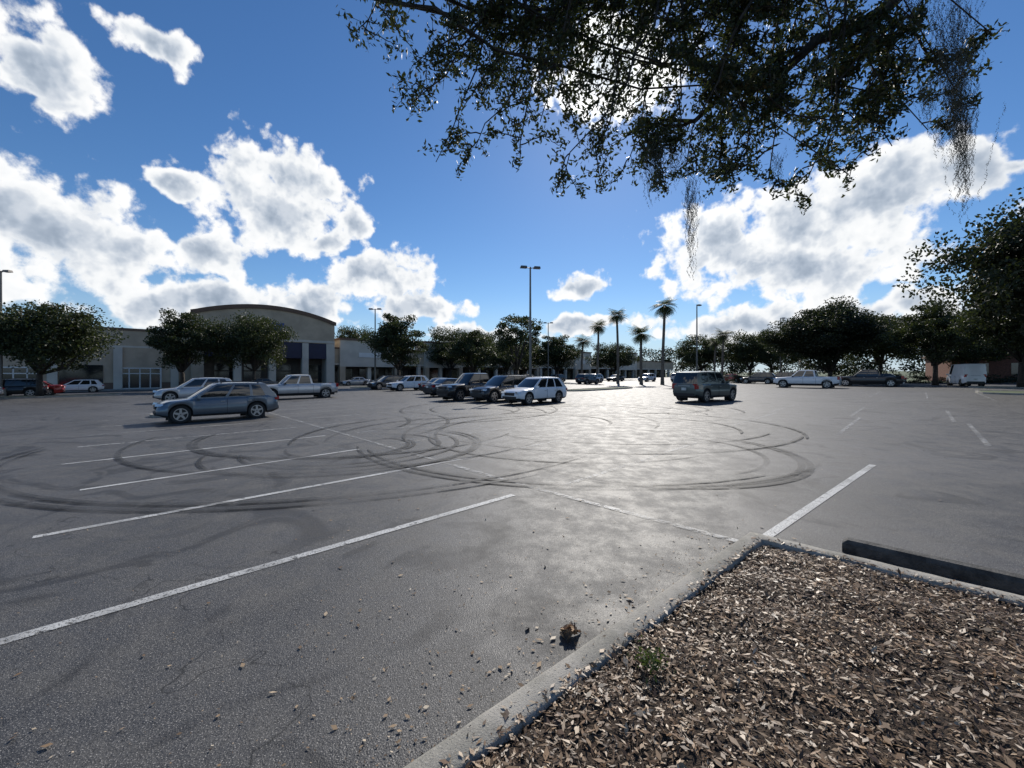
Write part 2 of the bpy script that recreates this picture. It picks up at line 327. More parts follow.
for lf in range(5):
    ca=lf*1.35; L_=.13-.010*lf; Vv=[];Ff=[]
    for i in range(9):
        t=i/8; wv=.034*math.sin(pi*min(1,t*.93+.04))*(1+.35*math.sin(i*2.6))
        for j in (-1,-.4,.4,1):
            x=(t-.5)*L_; y=j*wv; z=.018+.026*math.sin(t*pi*1.3+lf)+.016*abs(j)**2*(1+.6*math.sin(i*1.7+lf))+.006*lf
            Vv.append((x*math.cos(ca)-y*math.sin(ca)+.025*math.cos(lf*2),x*math.sin(ca)+y*math.cos(ca)+.025*math.sin(lf*2),z))
    for i in range(8):
        for j in range(3): Ff.append((i*4+j,i*4+j+1,(i+1)*4+j+1,(i+1)*4+j))
    b.add(Vv,Ff)
obj('crumpled_leaf',b.mesh('crumpled_leaf',[DRY2],True),(.38,2.66,.006),.4)
WEED=leafmat('weed_leaf',(.03,.06,.015),(.07,.11,.03))
cc=np.column_stack([rng.normal(0,.045,150),rng.normal(0,.045,150),rng.random(150)*.07]); obj('weed_plant',quads_mesh('weed',leaves(cc,.035,.012),[WEED]),(.76,2.2,.145))
b=MB(); L=1.83; V=[];pr=[(-.075,0),(-.07,.09),(-.045,.125),(.045,.125),(.07,.09),(.075,0)]
for x in(-L/2,-L/2+.04,L/2-.04,L/2):
    k=.8 if abs(x)>L/2-.01 else 1
    V+=[(x,y,z*(k if z>.1 else 1)) for y,z in pr]
F=[tuple(range(6)),tuple(range(23,17,-1))]
for i in range(3):
    for j in range(5): F.append((i*6+j,i*6+j+1,(i+1)*6+j+1,(i+1)*6+j))
b.add(V,F); WS=b.mesh('wheel_stop',[CONC_D])
ang=math.atan2(-.694,.72); obj('wheel_stop',WS,(3.25+.72*.915,3.93-.694*.915,.02),ang)
# ------------------------------------------------------------------ vehicles
def vehicle_mesh(kind):
    b=MB(); roofk=.045
    if kind=='suv': L,Wd,ht,wr,wb=4.6,1.85,1.66,.37,2.7; top=[(-2.3,.78),(-2.22,1.06),(-1.0,1.03),(.9,.98),(1.1,.97),(1.9,.89),(2.2,.78),(2.3,.58)]; gh=dict(zb=.99,zt=ht,xf0=1.18,xf1=.25,xr0=-2.24,xr1=-1.72,side=[0,.05,.35,.39,.66,.70,.86,1]); bot=.25; roofk=.045
    if kind=='jeep': L,Wd,ht,wr,wb=4.7,1.95,1.80,.38,2.85; top=[(-2.35,.95),(-2.3,1.08),(.95,1.08),(1.1,1.06),(2.1,1.0),(2.28,.92),(2.35,.75)]; gh=dict(zb=1.05,zt=ht,xf0=1.05,xf1=.45,xr0=-2.3,xr1=-2.05,side=[0,.05,.31,.35,.61,.65,.90,1]); bot=.28; roofk=.03
    if kind=='wagon': L,Wd,ht,wr,wb=4.8,1.85,1.6,.36,2.75; top=[(-2.4,.8),(-2.3,.98),(.9,.96),(1.1,.94),(2.0,.84),(2.3,.72),(2.4,.58)]; gh=dict(zb=.93,zt=ht,xf0=1.15,xf1=.2,xr0=-2.3,xr1=-1.65,side=[0,.05,.33,.37,.62,.66,.88,1]); bot=.26
    if kind=='sedan': L,Wd,ht,wr,wb=4.7,1.82,1.43,.33,2.75; top=[(-2.35,.72),(-2.25,.98),(-1.7,1.0),(.9,.92),(1.0,.9),(2.0,.78),(2.25,.68),(2.35,.52)]; gh=dict(zb=.90,zt=ht,xf0=1.05,xf1=.15,xr0=-1.75,xr1=-1.0,side=[0,.05,.44,.49,.86,1]); bot=.2; roofk=.1
    if kind=='pickup': L,Wd,ht,wr,wb=5.8,2.0,1.92,.41,3.6; top=[(-2.9,1.1),(-2.85,1.2),(-1.0,1.2),(1.1,1.18),(1.3,1.17),(2.6,1.08),(2.8,1.0),(2.9,.8)]; gh=dict(zb=1.14,zt=ht,xf0=1.35,xf1=.6,xr0=-1.0,xr1=-.8,side=[0,.05,.46,.52,.93,1]); bot=.36
    if kind=='van': L,Wd,ht,wr,wb=5.6,2.0,2.45,.37,3.5; top=[(-2.8,1.1),(-2.78,1.3),(1.5,1.25),(1.9,1.2),(2.5,1.05),(2.7,.85),(2.8,.65)]; gh=dict(zb=1.2,zt=ht,xf0=2.0,xf1=1.25,xr0=-2.76,xr1=-2.7,side=[0,.04,.2,.23,.231,.98,1]); bot=.3; roofk=.01
    xw=[-wb/2-(.1 if kind=='pickup' else 0),wb/2+(.15 if kind!='van' else .1)]; ra=wr*1.13
    xs=set(np.round(np.linspace(-L/2,L/2,22),4))
    for e in (.03,.08,.16): xs|={round(-L/2+e,4),round(L/2-e,4)}
    for w in xw:
        xs={x for x in xs if abs(x-w)>ra+.02}
        xs|={round(w+ra*math.cos(t),4) for t in np.linspace(0,pi,11)}; xs|={round(w+ra+.004,4),round(w-ra-.004,4)}
    bed0,bed1=-L/2+.07,-1.06
    if kind=='pickup': xs|={bed0,bed0-.004,bed1,bed1+.004}
    xs=sorted(xs); rows=[(0,.93),(.13,.985),(.4,1),(.62,1.0),(.66,.985),(.88,.975),(1,.915)]
    rings=[]
    for x in xs:
        zt=np.interp(x,[p[0] for p in top],[p[1] for p in top]); t=abs(x)/(L/2)
        zb=bot+max(0,t-.86)*.9
        for w in xw:
            if abs(x-w)<=ra: zb=max(zb,wr+math.sqrt(max(0,ra*ra-(x-w)**2)))
        hw=Wd/2*(1-.2*max(0,(t-.70)/.30)**2.4)
        inbed= kind=='pickup' and bed0<=x<=bed1
        R=[(x,hw*f,zb+(zt-zb)*tt) for tt,f in rows]
        R+=[(x,hw*.86,zt+(.0 if inbed else .018)),(x,hw*.85,zt-.5 if inbed else zt+.02),(x,0,zt-.5 if inbed else zt+.05)]
        rings.append(R)
    k=len(rings[0]); V=[];F=[];Mt=[]
    for R in rings:
        V+=R+[(x,-y,z) for x,y,z in R[:-1]][::-1]
    K=2*k-1
    for i in range(len(xs)-1):
        for j in range(K-1):
            F.append((i*K+j,i*K+j+1,(i+1)*K+j+1,(i+1)*K+j))
            jj=min(j,K-2-j); Mt.append(2 if (jj==0 and kind not in('sedan','van')) or (kind=='pickup' and jj>=8 and bed0<xs[i]<bed1-.01) else 0)
    F.append(tuple(range(K))); F.append(tuple((len(xs)-1)*K+j for j in range(K))[::-1]); Mt+=[0,0]
    b.add(V,F,Mt)
    b.box((0,0,.5),(L-.5,Wd-.5,.5),2)
    g=gh; zs=[g['zb']-.04,g['zb']+.07,g['zb']+.07+(g['zt']-.09-g['zb']-.07)*.55,g['zt']-.09,g['zt']-.02]; V=[];F=[];Mt=[]
    w0=Wd/2*.915; w1=Wd/2*(.74 if kind not in('van','jeep') else .82); sd=g['side']; cxm=(g['xf1']+g['xr1'])/2
    for li,z in enumerate(zs):
        t=(z-g['zb'])/(g['zt']-g['zb']); tt=max(0,t)
        xf=g['xf0']+(g['xf1']-g['xf0'])*(t+.12*tt*(1-tt)*-1); xr=g['xr0']+(g['xr1']-g['xr0'])*(t-.25*tt*(1-tt)); w=w0+(w1-w0)*(tt-.25*tt*(1-tt))
        half=[(xf+.05,0),(xf+.03,w*.5),(xf-.04,w*.92)]+[(xf-.08+(xr+.03-(xf-.08))*s_,w) for s_ in sd]+[(xr,w*.9),(xr-.02,w*.5),(xr-.03,0)]
        ring=half+[(x,-y) for x,y in half[1:-1]][::-1]; V+=[(x,y,z-(roofk*((x-cxm)/1.3)**2*tt)) for x,y in ring]
    K=len(ring); H=len(half); ns=len(sd); NL=len(zs)-1
    for li in range(NL):
        for j in range(K):
            F.append((li*K+j,li*K+(j+1)%K,(li+1)*K+(j+1)%K,(li+1)*K+j))
            jj=j if j<H-1 else K-1-j; gl=False
            if li in(1,2):
                if jj in(0,1) or jj in(H-2,H-3): gl=True
                elif 3<=jj<3+ns-1: gl=((jj-3)%2==1)
                if kind=='van' and jj>=6: gl=False
            Mt.append(1 if gl else 0)
    o=len(V)
    for (x,y,z) in V[NL*K:(NL+1)*K]: V.append((cxm+(x-cxm)*.86,y*.8,z+.035))
    for j in range(K): F.append((NL*K+j,NL*K+(j+1)%K,o+(j+1)%K,o+j)); Mt.append(0)
    V.append((cxm,0,g['zt']+.035)); c=len(V)-1
    for j in range(K): F.append((o+j,o+(j+1)%K,c)); Mt.append(0)
    b.add(V,F,Mt)
    for w in xw:
        for sy in(-1,1):
            y0=sy*(Wd/2-.13); V=[];F=[];Mt=[]; nseg=24
            prof=[(wr*.66,.10),(wr*.93,.115),(wr,.08),(wr,-.1),(wr*.6,-.11)]
            for i in range(nseg):
                a=2*pi*i/nseg
                for r,yy in prof: V.append((w+r*math.cos(a),y0+sy*yy,wr+r*math.sin(a)))
            kk=len(prof)
            for i in range(nseg):
                for j in range(kk-1): F.append((i*kk+j,i*kk+j+1,((i+1)%nseg)*kk+j+1,((i+1)%nseg)*kk+j)); Mt.append(3)
            b.add(V,F,Mt)
            b.add([(w+wr*.66*math.cos(2*pi*i/nseg),y0+sy*.05,wr+wr*.66*math.sin(2*pi*i/nseg)) for i in range(nseg)],[tuple(range(nseg))],2)
            for i in range(5):
                a=2*pi*i/5+.3; V=[]
                for r,hwid in((.02,.05),(wr*.67,.035)):
                    for s_ in(-1,1): V.append((w+r*math.cos(a)-s_*hwid*math.sin(a),y0+sy*.085,wr+r*math.sin(a)+s_*hwid*math.cos(a)))
                b.add(V,[(0,1,3,2)],4)
            b.add([(w+wr*(.69 if q else .61)*math.cos(2*pi*i/nseg),y0+sy*.106,wr+wr*(.69 if q else .61)*math.sin(2*pi*i/nseg)) for q in(0,1) for i in range(nseg)],[(i,(i+1)%nseg,nseg+(i+1)%nseg,nseg+i) for i in range(nseg)],4)
            b.box((w,y0-sy*.2,wr),(ra*2-.04,.1,ra*1.6),2)
    zt=top[-2][1]
    for sy in(-1,1):
        b.box((L/2-.16,sy*(Wd/2-.31),zt-.0),(.30,.36,.10),6,rz=-sy*.36,top=(.8,.9))
        tz=top[1][1]-.14; th=.3 if kind in('jeep','pickup','van') else .15
        b.box((-L/2+.10,sy*(Wd/2-.27),tz),(.20,.30,th),5,rz=sy*.25)
        b.box((g['xf0']-.30,sy*(Wd/2+.06),g['zb']+.1),(.12,.2,.14),0 if kind!='pickup' else 2,top=(.7,.9))
        if kind in('suv','jeep','wagon'): b.tube([(g['xf1']-.2,sy*w1*.88,g['zt']-.02),(g['xf1']-.3,sy*w1*.88,g['zt']+.045),(g['xr1']+.35,sy*w1*.88,g['zt']+.03),(g['xr1']+.2,sy*w1*.88,g['zt']-.04)],[.016]*4,5,2)
        for s_ in (sd[2]+.02,sd[4]+.02 if kind not in('van',) else .5):
            xd=g['xf0']-.08+(g['xr0']-g['xf0'])*s_; zz=top[2][1]
            b.box((xd,sy*(Wd/2+.001),zz*.5+.13),(.012,.012,zz*.62),2); b.box((xd+.17,sy*(Wd/2+.004),zz-.17),(.15,.025,.025),4)
    b.box((L/2-.0,0,zt-.1),(.05,Wd*.46,.17),2); b.box((L/2+.0,0,.42),(.08,Wd*.66,.13),2); b.box((-L/2-.0,0,.46),(.1,Wd*.70,.16),2 if kind!='pickup' else 4)
    b.box((-L/2-.03,0,.78),(.03,.32,.16),7); b.box((-L/2-.012,0,top[1][1]-.12),(.03,Wd*.4,.04),4)
    return b
PN={'grey':paint('bluegrey',(.13,.16,.19),.6),'silver':paint('silver',(.5,.5,.5),.5),'white':paint('white',(.8,.8,.8),0),'black':paint('black',(.015,.015,.017),.1),
    'dark':paint('darkgrey',(.05,.052,.055),.5),'green':paint('greengrey',(.11,.125,.115),.5),'red':paint('red',(.35,.02,.02),.2)}
VB={}; VM={}
NAMES={'suv':'suv','jeep':'suv','wagon':'station_wagon','sedan':'sedan_car','pickup':'pickup_truck','van':'van'}
def veh(kind,col,x,y,ang,sc=(1,1,1)):
    if kind not in VB: VB[kind]=vehicle_mesh(kind)
    if (kind,col) not in VM:
        me=VB[kind].mesh(NAMES[kind],[PN[col],CGLASS,BLK,RUB,RIM,TAIL,HEAD,PLATE],True)
        bm=bmesh.new(); bm.from_mesh(me); bmesh.ops.recalc_face_normals(bm,faces=bm.faces)
        for e in bm.edges:
            if len(e.link_faces)==2 and e.calc_face_angle(0)>.6: e.smooth=False
        bm.to_mesh(me); bm.free(); VM[(kind,col)]=me
    return obj(NAMES[kind],VM[(kind,col)],(x,y,gz(x)),ang,sc=sc)
mD=math.atan2(-.679,-.735); pD=mD+pi; pN=math.atan2(.715,-.7); mN=pN+pi
veh('suv','grey',-12.0,16.4,mD+.03,(.86,.9,.90))
veh('suv','silver',-22,28,mD)
veh('pickup','silver',-16.7,31,mD,(.98,.98,.95))
veh('sedan','dark',-33,52,mD)
veh('suv','white',-50.5,46.5,mD,(.95,.95,.9))
veh('sedan','red',-48.3,40,mD); veh('suv','black',-46.5,37,mD); veh('suv','white',-42,30,mD)
veh('suv','white',-11.6,45,mD); veh('suv','dark',-15.2,49,mD)
veh('sedan','black',-6.4,38,pD)
veh('wagon','white',1.4,24,mD,(.88,.92,.97)); veh('suv','black',-.6,26.2,mD,(.95,.95,1)); veh('pickup','black',-2.7,28.2,mD,(.9,.92,.95))
veh('sedan','black',-4.9,33,pD)
veh('suv','dark',12.5,66,pD); veh('jeep','green',11.9,24.6,math.radians(33),(.93,.95,1))
veh('pickup','white',32,43.5,pN,(1,1,1)); veh('pickup','black',41,46,pN); veh('sedan','dark',46,50,pN); veh('van','white',51,45,math.radians(62),(.75,.95,1))
for k,c,x,y,a in [('suv','white',27,80,mD),('suv','silver',31.5,75,pD),('sedan','red',38,70,pN),('suv','dark',37,60,pN),('suv','black',41,61,pN),('sedan','dark',22,85,mD),('suv','dark',8,75,mD),('sedan','silver',-26.6,68,mD),('suv','black',-21,66,mD),('suv','silver',15,74,mD),('sedan','white',34.5,78,mD),('suv','dark',3,70,pD)]: veh(k,c,x,y,a)
# ------------------------------------------------------------------ shopping centre
O=(-43.2,66); RZ=math.atan2(.679,.734); zb0=gz(O[0])-.1
mall=empty('shopping_center_building',(O[0],O[1],zb0),RZ)
mm=[STUC,STUC2,STUC3,NAVY,BLUE,WHITE,DGLASS,SHADE,ROOF,CONC]
def bx(b,s0,s1,y0,y1,z0,z1,m): b.box(((s0+s1)/2,(y0+y1)/2,(z0+z1)/2),(s1-s0,y1-y0,z1-z0),m)
b=MB(); bx(b,-60,-7.72,0,40,0,8.3,0); bx(b,-60,-7.72,-.12,.4,8.3,8.62,2); bx(b,-60,-7.72,-.06,-.003,5.9,6.15,1)
for s in range(-58,-8,6): bx(b,s,s+.9,-.25,-.003,0,5.88,1)
bx(b,-60,-7.72,-.05,-.003,0,1.0,2)
bx(b,-58,-34,-1.8,-.26,3.6,4.2,2)
obj('left_wing',b.mesh('left_wing',mm),parent=mall)
b=MB()
for s in (-27,-15.6):
    bx(b,s,s+4.6,-.10,-.052,.1,3.1,5)
    for i in range(4): bx(b,s+.15+i*1.1,s+1.1+i*1.1,-.14,-.102,.25,2.2,6); bx(b,s+.15+i*1.1,s+1.1+i*1.1,-.14,-.102,2.35,2.95,6)
bx(b,-21,-17,-.10,-.052,.1,3.4,6); bx(b,-33.5,-29,-.10,-.052,.1,3.2,6)
obj('doors_and_windows',b.mesh('doors',mm),parent=mall)
def arch(s):
    t=(s-2.3)/10.4; return 11.3+max(0,math.cos(max(-1,min(1,t))*pi/2))**.8*2.0
b=MB(); s0,s1=-7.7,12.6; ss_=np.linspace(s0,s1,33); yf=-2.5
V=[];F=[]
for s in ss_: V+=[(s,yf,7.6),(s,yf,arch(s)),(s,12,arch(s)),(s,12,7.6)]
for i in range(len(ss_)-1):
    a=i*4;c=a+4; F+=[(a,c,c+1,a+1),(a+1,c+1,c+2,a+2),(a+2,c+2,c+3,a+3)]
F+=[(0,1,2,3),tuple(len(V)-4+q for q in(3,2,1,0))]
b.add(V,F,0)
V=[];F=[]
for s in np.linspace(s0-.2,s1+.2,33):
    z=arch(min(max(s,s0),s1)); V+=[(s,yf-.25,z-.45),(s,yf-.35,z+.16),(s,yf+.5,z+.18),(s,yf-.003,z-.45)]
for i in range(32):
    a=i*4;c=a+4; F+=[(a,c,c+1,a+1),(a+1,c+1,c+2,a+2),(a+3,c+3,c,a)]
b.add(V,F,2)
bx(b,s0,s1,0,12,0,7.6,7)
bx(b,s0,s0+1.4,yf,0,0,7.6,0); bx(b,s1-1.4,s1,yf,0,0,7.6,1)
for s in (-2.6,2.2,7.2): bx(b,s,s+1.0,yf-.1,yf+.9,0,7.55,1); bx(b,s-.12,s+1.12,yf-.2,yf+1.02,0,1.0,2)
bx(b,s0+1.4,s1-1.4,yf+.1,yf+.35,4.9,7.6,3)
bx(b,s0-.01,s1+.01,yf-.08,yf-.003,7.7,8.1,1)
bx(b,1.2,4.4,yf-.2,yf-.003,9.4,10.7,4)
for s in (-4.8,-.9,3.6,8.6): bx(b,s,s+2.4,-.1,-.003,.1,2.6,6); bx(b,s,s+2.4,-.1,-.003,2.8,3.8,6)
obj('entrance_block',b.mesh('entrance',mm),parent=mall)
b=MB(); e=150
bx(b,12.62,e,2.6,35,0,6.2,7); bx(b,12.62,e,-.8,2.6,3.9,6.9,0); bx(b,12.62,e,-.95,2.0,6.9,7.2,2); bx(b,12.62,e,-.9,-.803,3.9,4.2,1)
s=14
while s<e: bx(b,s,s+.7,-.75,-.05,0,3.9,1); s+=5.5
for a,c,h,sg in [(14,26,8.6,5),(32,42,9.0,3),(56,68,9.3,2),(84,92,8.8,5),(108,120,9.5,3)]:
    bx(b,a,c,-1.3,3,3.6,h,1 if a!=56 else 0); bx(b,a-.2,c+.2,-1.5,3.2,h,h+.35,2); bx(b,a,a+1,-1.3,-.3,0,3.6,0); bx(b,c-1,c,-1.3,-.3,0,3.6,0)
    bx(b,a+3.5,c-3.5,-1.45,-1.303,5.4,6.3,sg)
s=13.5
while s<e-5: bx(b,s,s+4.2,2.5,2.597,.3,3.2,6); s+=5.5
obj('arcade_wing',b.mesh('arcade',mm),parent=mall)
b=MB(); bx(b,-60,e,-5,0,-.1,.12,9); obj('walkway',b.mesh('walkway',mm),parent=mall)
bb_=empty('brick_building',(76,56,gz(70)),-.6); b=MB(); bx(b,-10,16,0,14,0,4.0,0); bx(b,-10.4,16.4,-.5,14.4,4.0,4.4,1)
for s in (-8,-4,0,4,8,12): bx(b,s,s+1.8,-.05,-.003,1,2.8,2)
obj('walls',b.mesh('bw',[BRICK,STUC3,DGLASS]),parent=bb_)
# ------------------------------------------------------------------ lamps
def lamp(x,y,H=11.2,rz=0,heads=2):
    b=MB(); b.tube([(0,0,0),(0,0,.75),(0,0,.8)],[.32,.3,.24],12,1); b.tube([(0,0,.8),(0,0,H*.5),(0,0,H)],[.13,.10,.07],8,0)
    for s in ((-1,1) if heads==2 else (1,)):
        b.tube([(0,0,H-.12),(s*.35,0,H-.05)],[.04,.035],6,0); b.box((s*.6,0,H-.03),(.6,.38,.18),0,top=(.85,.8))
    return obj('street_lamp',b.mesh('lamp',[METAL,CONC]),(x,y,gz(x)),rz)
for a in [(1.6,35,11.1,.2,2),(25.7,55.6,11.2,.6,1),(47,70,11.2,.2,1),(-19.5,57,11.2,0,2),(6.7,74,11.2,0,2),(-46,36,11.4,0,2)]: lamp(*a)
# ------------------------------------------------------------------ trees
OAK=leafmat('oak_foliage',(.014,.021,.010),(.046,.059,.024),.22)
OAKD=leafmat('dark_foliage',(.010,.015,.009),(.033,.042,.021),.16)
def tree_mesh(h,w,trunk,ncl,nleaf,ls,seed):
    r=np.random.default_rng(seed); b=MB(); zc_=(h+trunk)/2; rz_=(h-trunk)/2
    u=unit(r.normal(size=(ncl,3))); rad=r.uniform(.25,1,ncl)**.6
    lob=1+.18*np.sin(3*np.arctan2(u[:,1],u[:,0])+seed)+.14*np.sin(5*u[:,2]+seed*2)
    C=u*rad[:,None]*lob[:,None]*np.array([w/2,w/2,rz_])*.88; C[:,2]=np.where(C[:,2]<0,C[:,2]*.85,C[:,2])+zc_
    lean=r.normal(scale=.25,size=2)
    fork=Vector((lean[0],lean[1],trunk*.75+.4)); R0=.035*h*.7
    b.tube([(0,0,-.1),(lean[0]*.3,lean[1]*.3,fork.z*.4),fork],[R0*1.3,R0*.95,R0*.85],8)
    for i in r.choice(ncl,min(ncl,16),replace=False):
        t=Vector(C[i]); mid=fork.lerp(t,.5)+Vector(r.normal(scale=.04*w,size=3)); mid.z+=.03*h
        b.tube([fork,fork.lerp(mid,.5)+Vector(r.normal(scale=.02*w,size=3)),mid,t],[R0*.55,R0*.4,R0*.25,R0*.06],5)
    cr=w*r.uniform(.06,.15,ncl); per=nleaf//ncl
    idx=np.repeat(np.arange(ncl),per); dd=unit(r.normal(size=(len(idx),3)))*(r.random(len(idx))**.45)[:,None]
    P=C[idx]+dd*cr[idx][:,None]*np.array([1.15,1.15,.7])
    return b,P,ls
TM=[]
for i,(h,w,tr,nc,nlf,ls) in enumerate([(8.6,10.8,2.2,130,28000,.22),(9.4,8.5,2.5,95,20000,.23),(10,12,2.4,120,22000,.28),(8.6,5.6,2.2,46,7000,.19),(13,13,1.8,260,80000,.27)]):
    b,P,l=tree_mesh(h,w,tr,nc,nlf,ls,i+3); TM.append((b.mesh('trunk_limbs',[BARK],True),quads_mesh('crown',leaves(P,l*rng.uniform(.7,1.3,len(P)),l*.65),[OAK if i!=4 else OAKD]),h,w))
def tree(k,x,y,h,w,rz):
    a,c,h0,w0=TM[k]; e=empty('oak_tree',(x,y,gz(x)),rz,(w/w0,w/w0,h/h0)); obj('trunk',a,parent=e); obj('foliage',c,parent=e)
for t in [(0,-42.5,36,8.7,11.4,.3),(1,-39.5,48,9.5,8.6,1),(0,-33.6,52,10,10,2),(1,-16.5,58,10.3,9.4,3),(2,-37,96,13.5,12,0),(2,-14,90,12.2,12,1),(1,-6,62,8.3,9,4),
  (3,.5,40,8.7,5.8,1),(1,9,80,9.2,11,2),(0,-1,75,8.5,10,2.2),(2,44.6,95,10.5,13,1),(2,50.6,85,10.5,12,2),(4,49.3,62,12.9,15,0),(0,60.7,66,11.4,14,1),(1,50.8,48,9.8,9.5,.5),(1,49,38.5,10.2,9,2.5),
  (4,39.6,27.5,16,14,2),(4,49,33,14,13,1),(2,66,58,9,12,1.4),(2,60,92,11,14,3),(2,28,110,10,14,.2),(0,72,62,11,14,4),(2,-9,104,13,13,4),(1,3,86,9.5,10,5.2)]: tree(*t)
def mass(name,pts,ncl,nper,rx,hz,ls,m,seed):
    r=np.random.default_rng(seed); Ps=[]
    pts=np.array(pts,float)
    for i in range(ncl):
        t=r.random()*(len(pts)-1); k=int(t); q=pts[k]+(pts[k+1]-pts[k])*(t-k)
        h=hz*(.75+.35*math.sin(q[0]*.13+seed)*math.cos(q[0]*.31)+.15*r.random()); z=r.random()**.7*h
        c=np.array([q[0]+r.normal()*rx*.5,q[1]+r.normal()*rx*.5,gz(q[0])+z])
        Ps.append(c+unit(r.normal(size=(nper,3)))*(r.random(nper)**.4)[:,None]*np.array([rx*.6,rx*.6,hz*.16]))
    P=np.vstack(Ps); obj(name,quads_mesh(name,leaves(P,ls*rng.uniform(.7,1.3,len(P)),ls*.6),[m]))
mass('distant_tree_line',[(10,190),(60,185),(110,160),(150,120),(165,80),(170,40)],420,110,6,12,.85,OAKD,1)
mass('distant_tree_line',[(-160,180),(-60,190),(10,190)],200,100,6,10,.8,OAKD,2)
mass('hedge',[(34,66),(46,62),(60,54),(76,50)],160,90,1.0,1.3,.16,OAKD,3)
mass('hedge',[(60,52),(78,42),(90,30)],120,90,1.2,1.5,.18,OAKD,4)
PALM=leafmat('palm_frond',(.03,.045,.015),(.08,.10,.04),.3)
def palm_mesh(seed,H):
    r=np.random.default_rng(seed); b=MB(); P=[];R=[]
    for i in range(9):
        t=i/8; P.append((.25*math.sin(t*2+seed)*t,.2*t*t,H*t)); R.append(.2-.05*t+(.05 if i==0 else 0)+(.06 if i==8 else 0))
    b.tube(P,R,9,0); top=np.array(P[-1]); V=[]
    for i in range(38):
        az_=r.uniform(0,2*pi); e0=r.uniform(-.9,1.35); L=r.uniform(1.3,1.9); dr=r.uniform(.5,1.0)
        pts=[]; p_=top.copy(); e_=e0
        for s in range(8):
            dd=np.array([math.cos(az_)*math.cos(e_),math.sin(az_)*math.cos(e_),math.sin(e_)]); p_=p_+dd*L/7; pts.append(p_.copy()); e_-=dr/5
        sidev=np.array([-math.sin(az_),math.cos(az_),0])
        for s in range(1,8):
            wl=.62*math.sin(pi*min(1,(s+1.2)/8.2))+.08; a=pts[s-1]; c=pts[s]
            for sg in(-1,1):
                for q in (0,.5):
                    o_=a+(c-a)*q; tip=o_+sidev*sg*wl+(c-a)*1.1+np.array([0,0,-.25*wl-.05*r.random()])
                    V+=[o_,o_+(c-a)*.28,tip,tip-(c-a)*.12]
    V=np.array(V)
    b.add(V,[(i,i+1,i+2,i+3) for i in range(0,len(V),4)],1); return b.mesh('palm',[PALMB,PALM])
for i,(x,y,h) in enumerate([(16,75,10.7),(18,68,11.6),(19.4,60,7.6),(21.8,58,11.5),(39.4,75,8.8),(13.6,78,8.0),(42,83,8)]):
    obj('palm_tree',palm_mesh(i,h),(x,y,gz(x)),i,sc=(1.15,1.15,1))
def island(name,cx,cy,L,Wd,ang):
    b=MB(); out=[];inn_=[]
    for i in range(28):
        a=2*pi*i/28; ex=math.copysign(abs(math.cos(a))**.5,math.cos(a)); ey=math.copysign(abs(math.sin(a))**.6,math.sin(a))
        for lst,k in((out,0),(inn_,.16)):
            x=ex*(L/2-k); y=ey*(Wd/2-k); lst.append((cx+x*math.cos(ang)-y*math.sin(ang),cy+x*math.sin(ang)+y*math.cos(ang)))
    V=[(x,y,gz(x)-.01) for x,y in out]+[(x,y,gz(x)+.13) for x,y in out]+[(x,y,gz(x)+.13) for x,y in inn_]+[(x,y,gz(x)+.10) for x,y in inn_]
    F=[];M_=[]
    for l in range(3):
        for i in range(28): F.append((l*28+i,l*28+(i+1)%28,(l+1)*28+(i+1)%28,(l+1)*28+i)); M_.append(0)
    F.append(tuple(84+i for i in range(28))); M_.append(1); b.add(V,F,M_); obj(name,b.mesh(name,[CONC,GRASS]))
for q in [(9.5,43,11,2.6,pD),(.8,39.5,9,2.8,pD),(-14.5,18.6,3.5,1.6,pD),(28,56,10,3,pD),(-42,36,10,3,pD),(-19,57.4,8,3,pD),(50,37.2,10,3,pN),(39.5,27.5,10,6,pN)]: island('planted_island',*q)
# ------------------------------------------------------------------ overhanging live oak
T=empty('live_oak_tree',(0,0,0)); b=MB(); LV=[]
trunk=[(5.9,1.3,-.05),(5.85,1.3,1.0),(5.8,1.35,2.6),(5.9,1.6,4.0)]; b.tube(trunk,[.42,.33,.30,.27],12)
limb1=[(5.9,1.6,4.0),(6.6,3.0,5.9),(6.1,4.6,7.5),(4.6,5.2,7.6),(2.8,5.3,7.35),(1.0,5.3,7.1),(-.4,5.2,6.95),(-1.4,5.1,6.8),(-2.3,5.0,6.6)]
b.tube(limb1,[.24,.2,.16,.13,.10,.08,.06,.04,.015],8)
limb2=[(6.1,4.6,7.5),(5.4,5.2,7.05),(4.9,5.5,6.55),(4.2,5.5,6.35),(3.7,5.7,5.9),(3.1,5.6,5.8),(2.6,5.7,5.35),(2.0,5.5,5.25),(1.7,5.5,4.9)]; b.tube(limb2,[.12,.10,.085,.07,.055,.045,.032,.02,.008],7)
limb3=[(5.9,1.6,4.0),(6.4,.2,5.5),(5.5,-2,7.5)]; b.tube(limb3,[.24,.18,.1],8)
R_=random.Random(11)
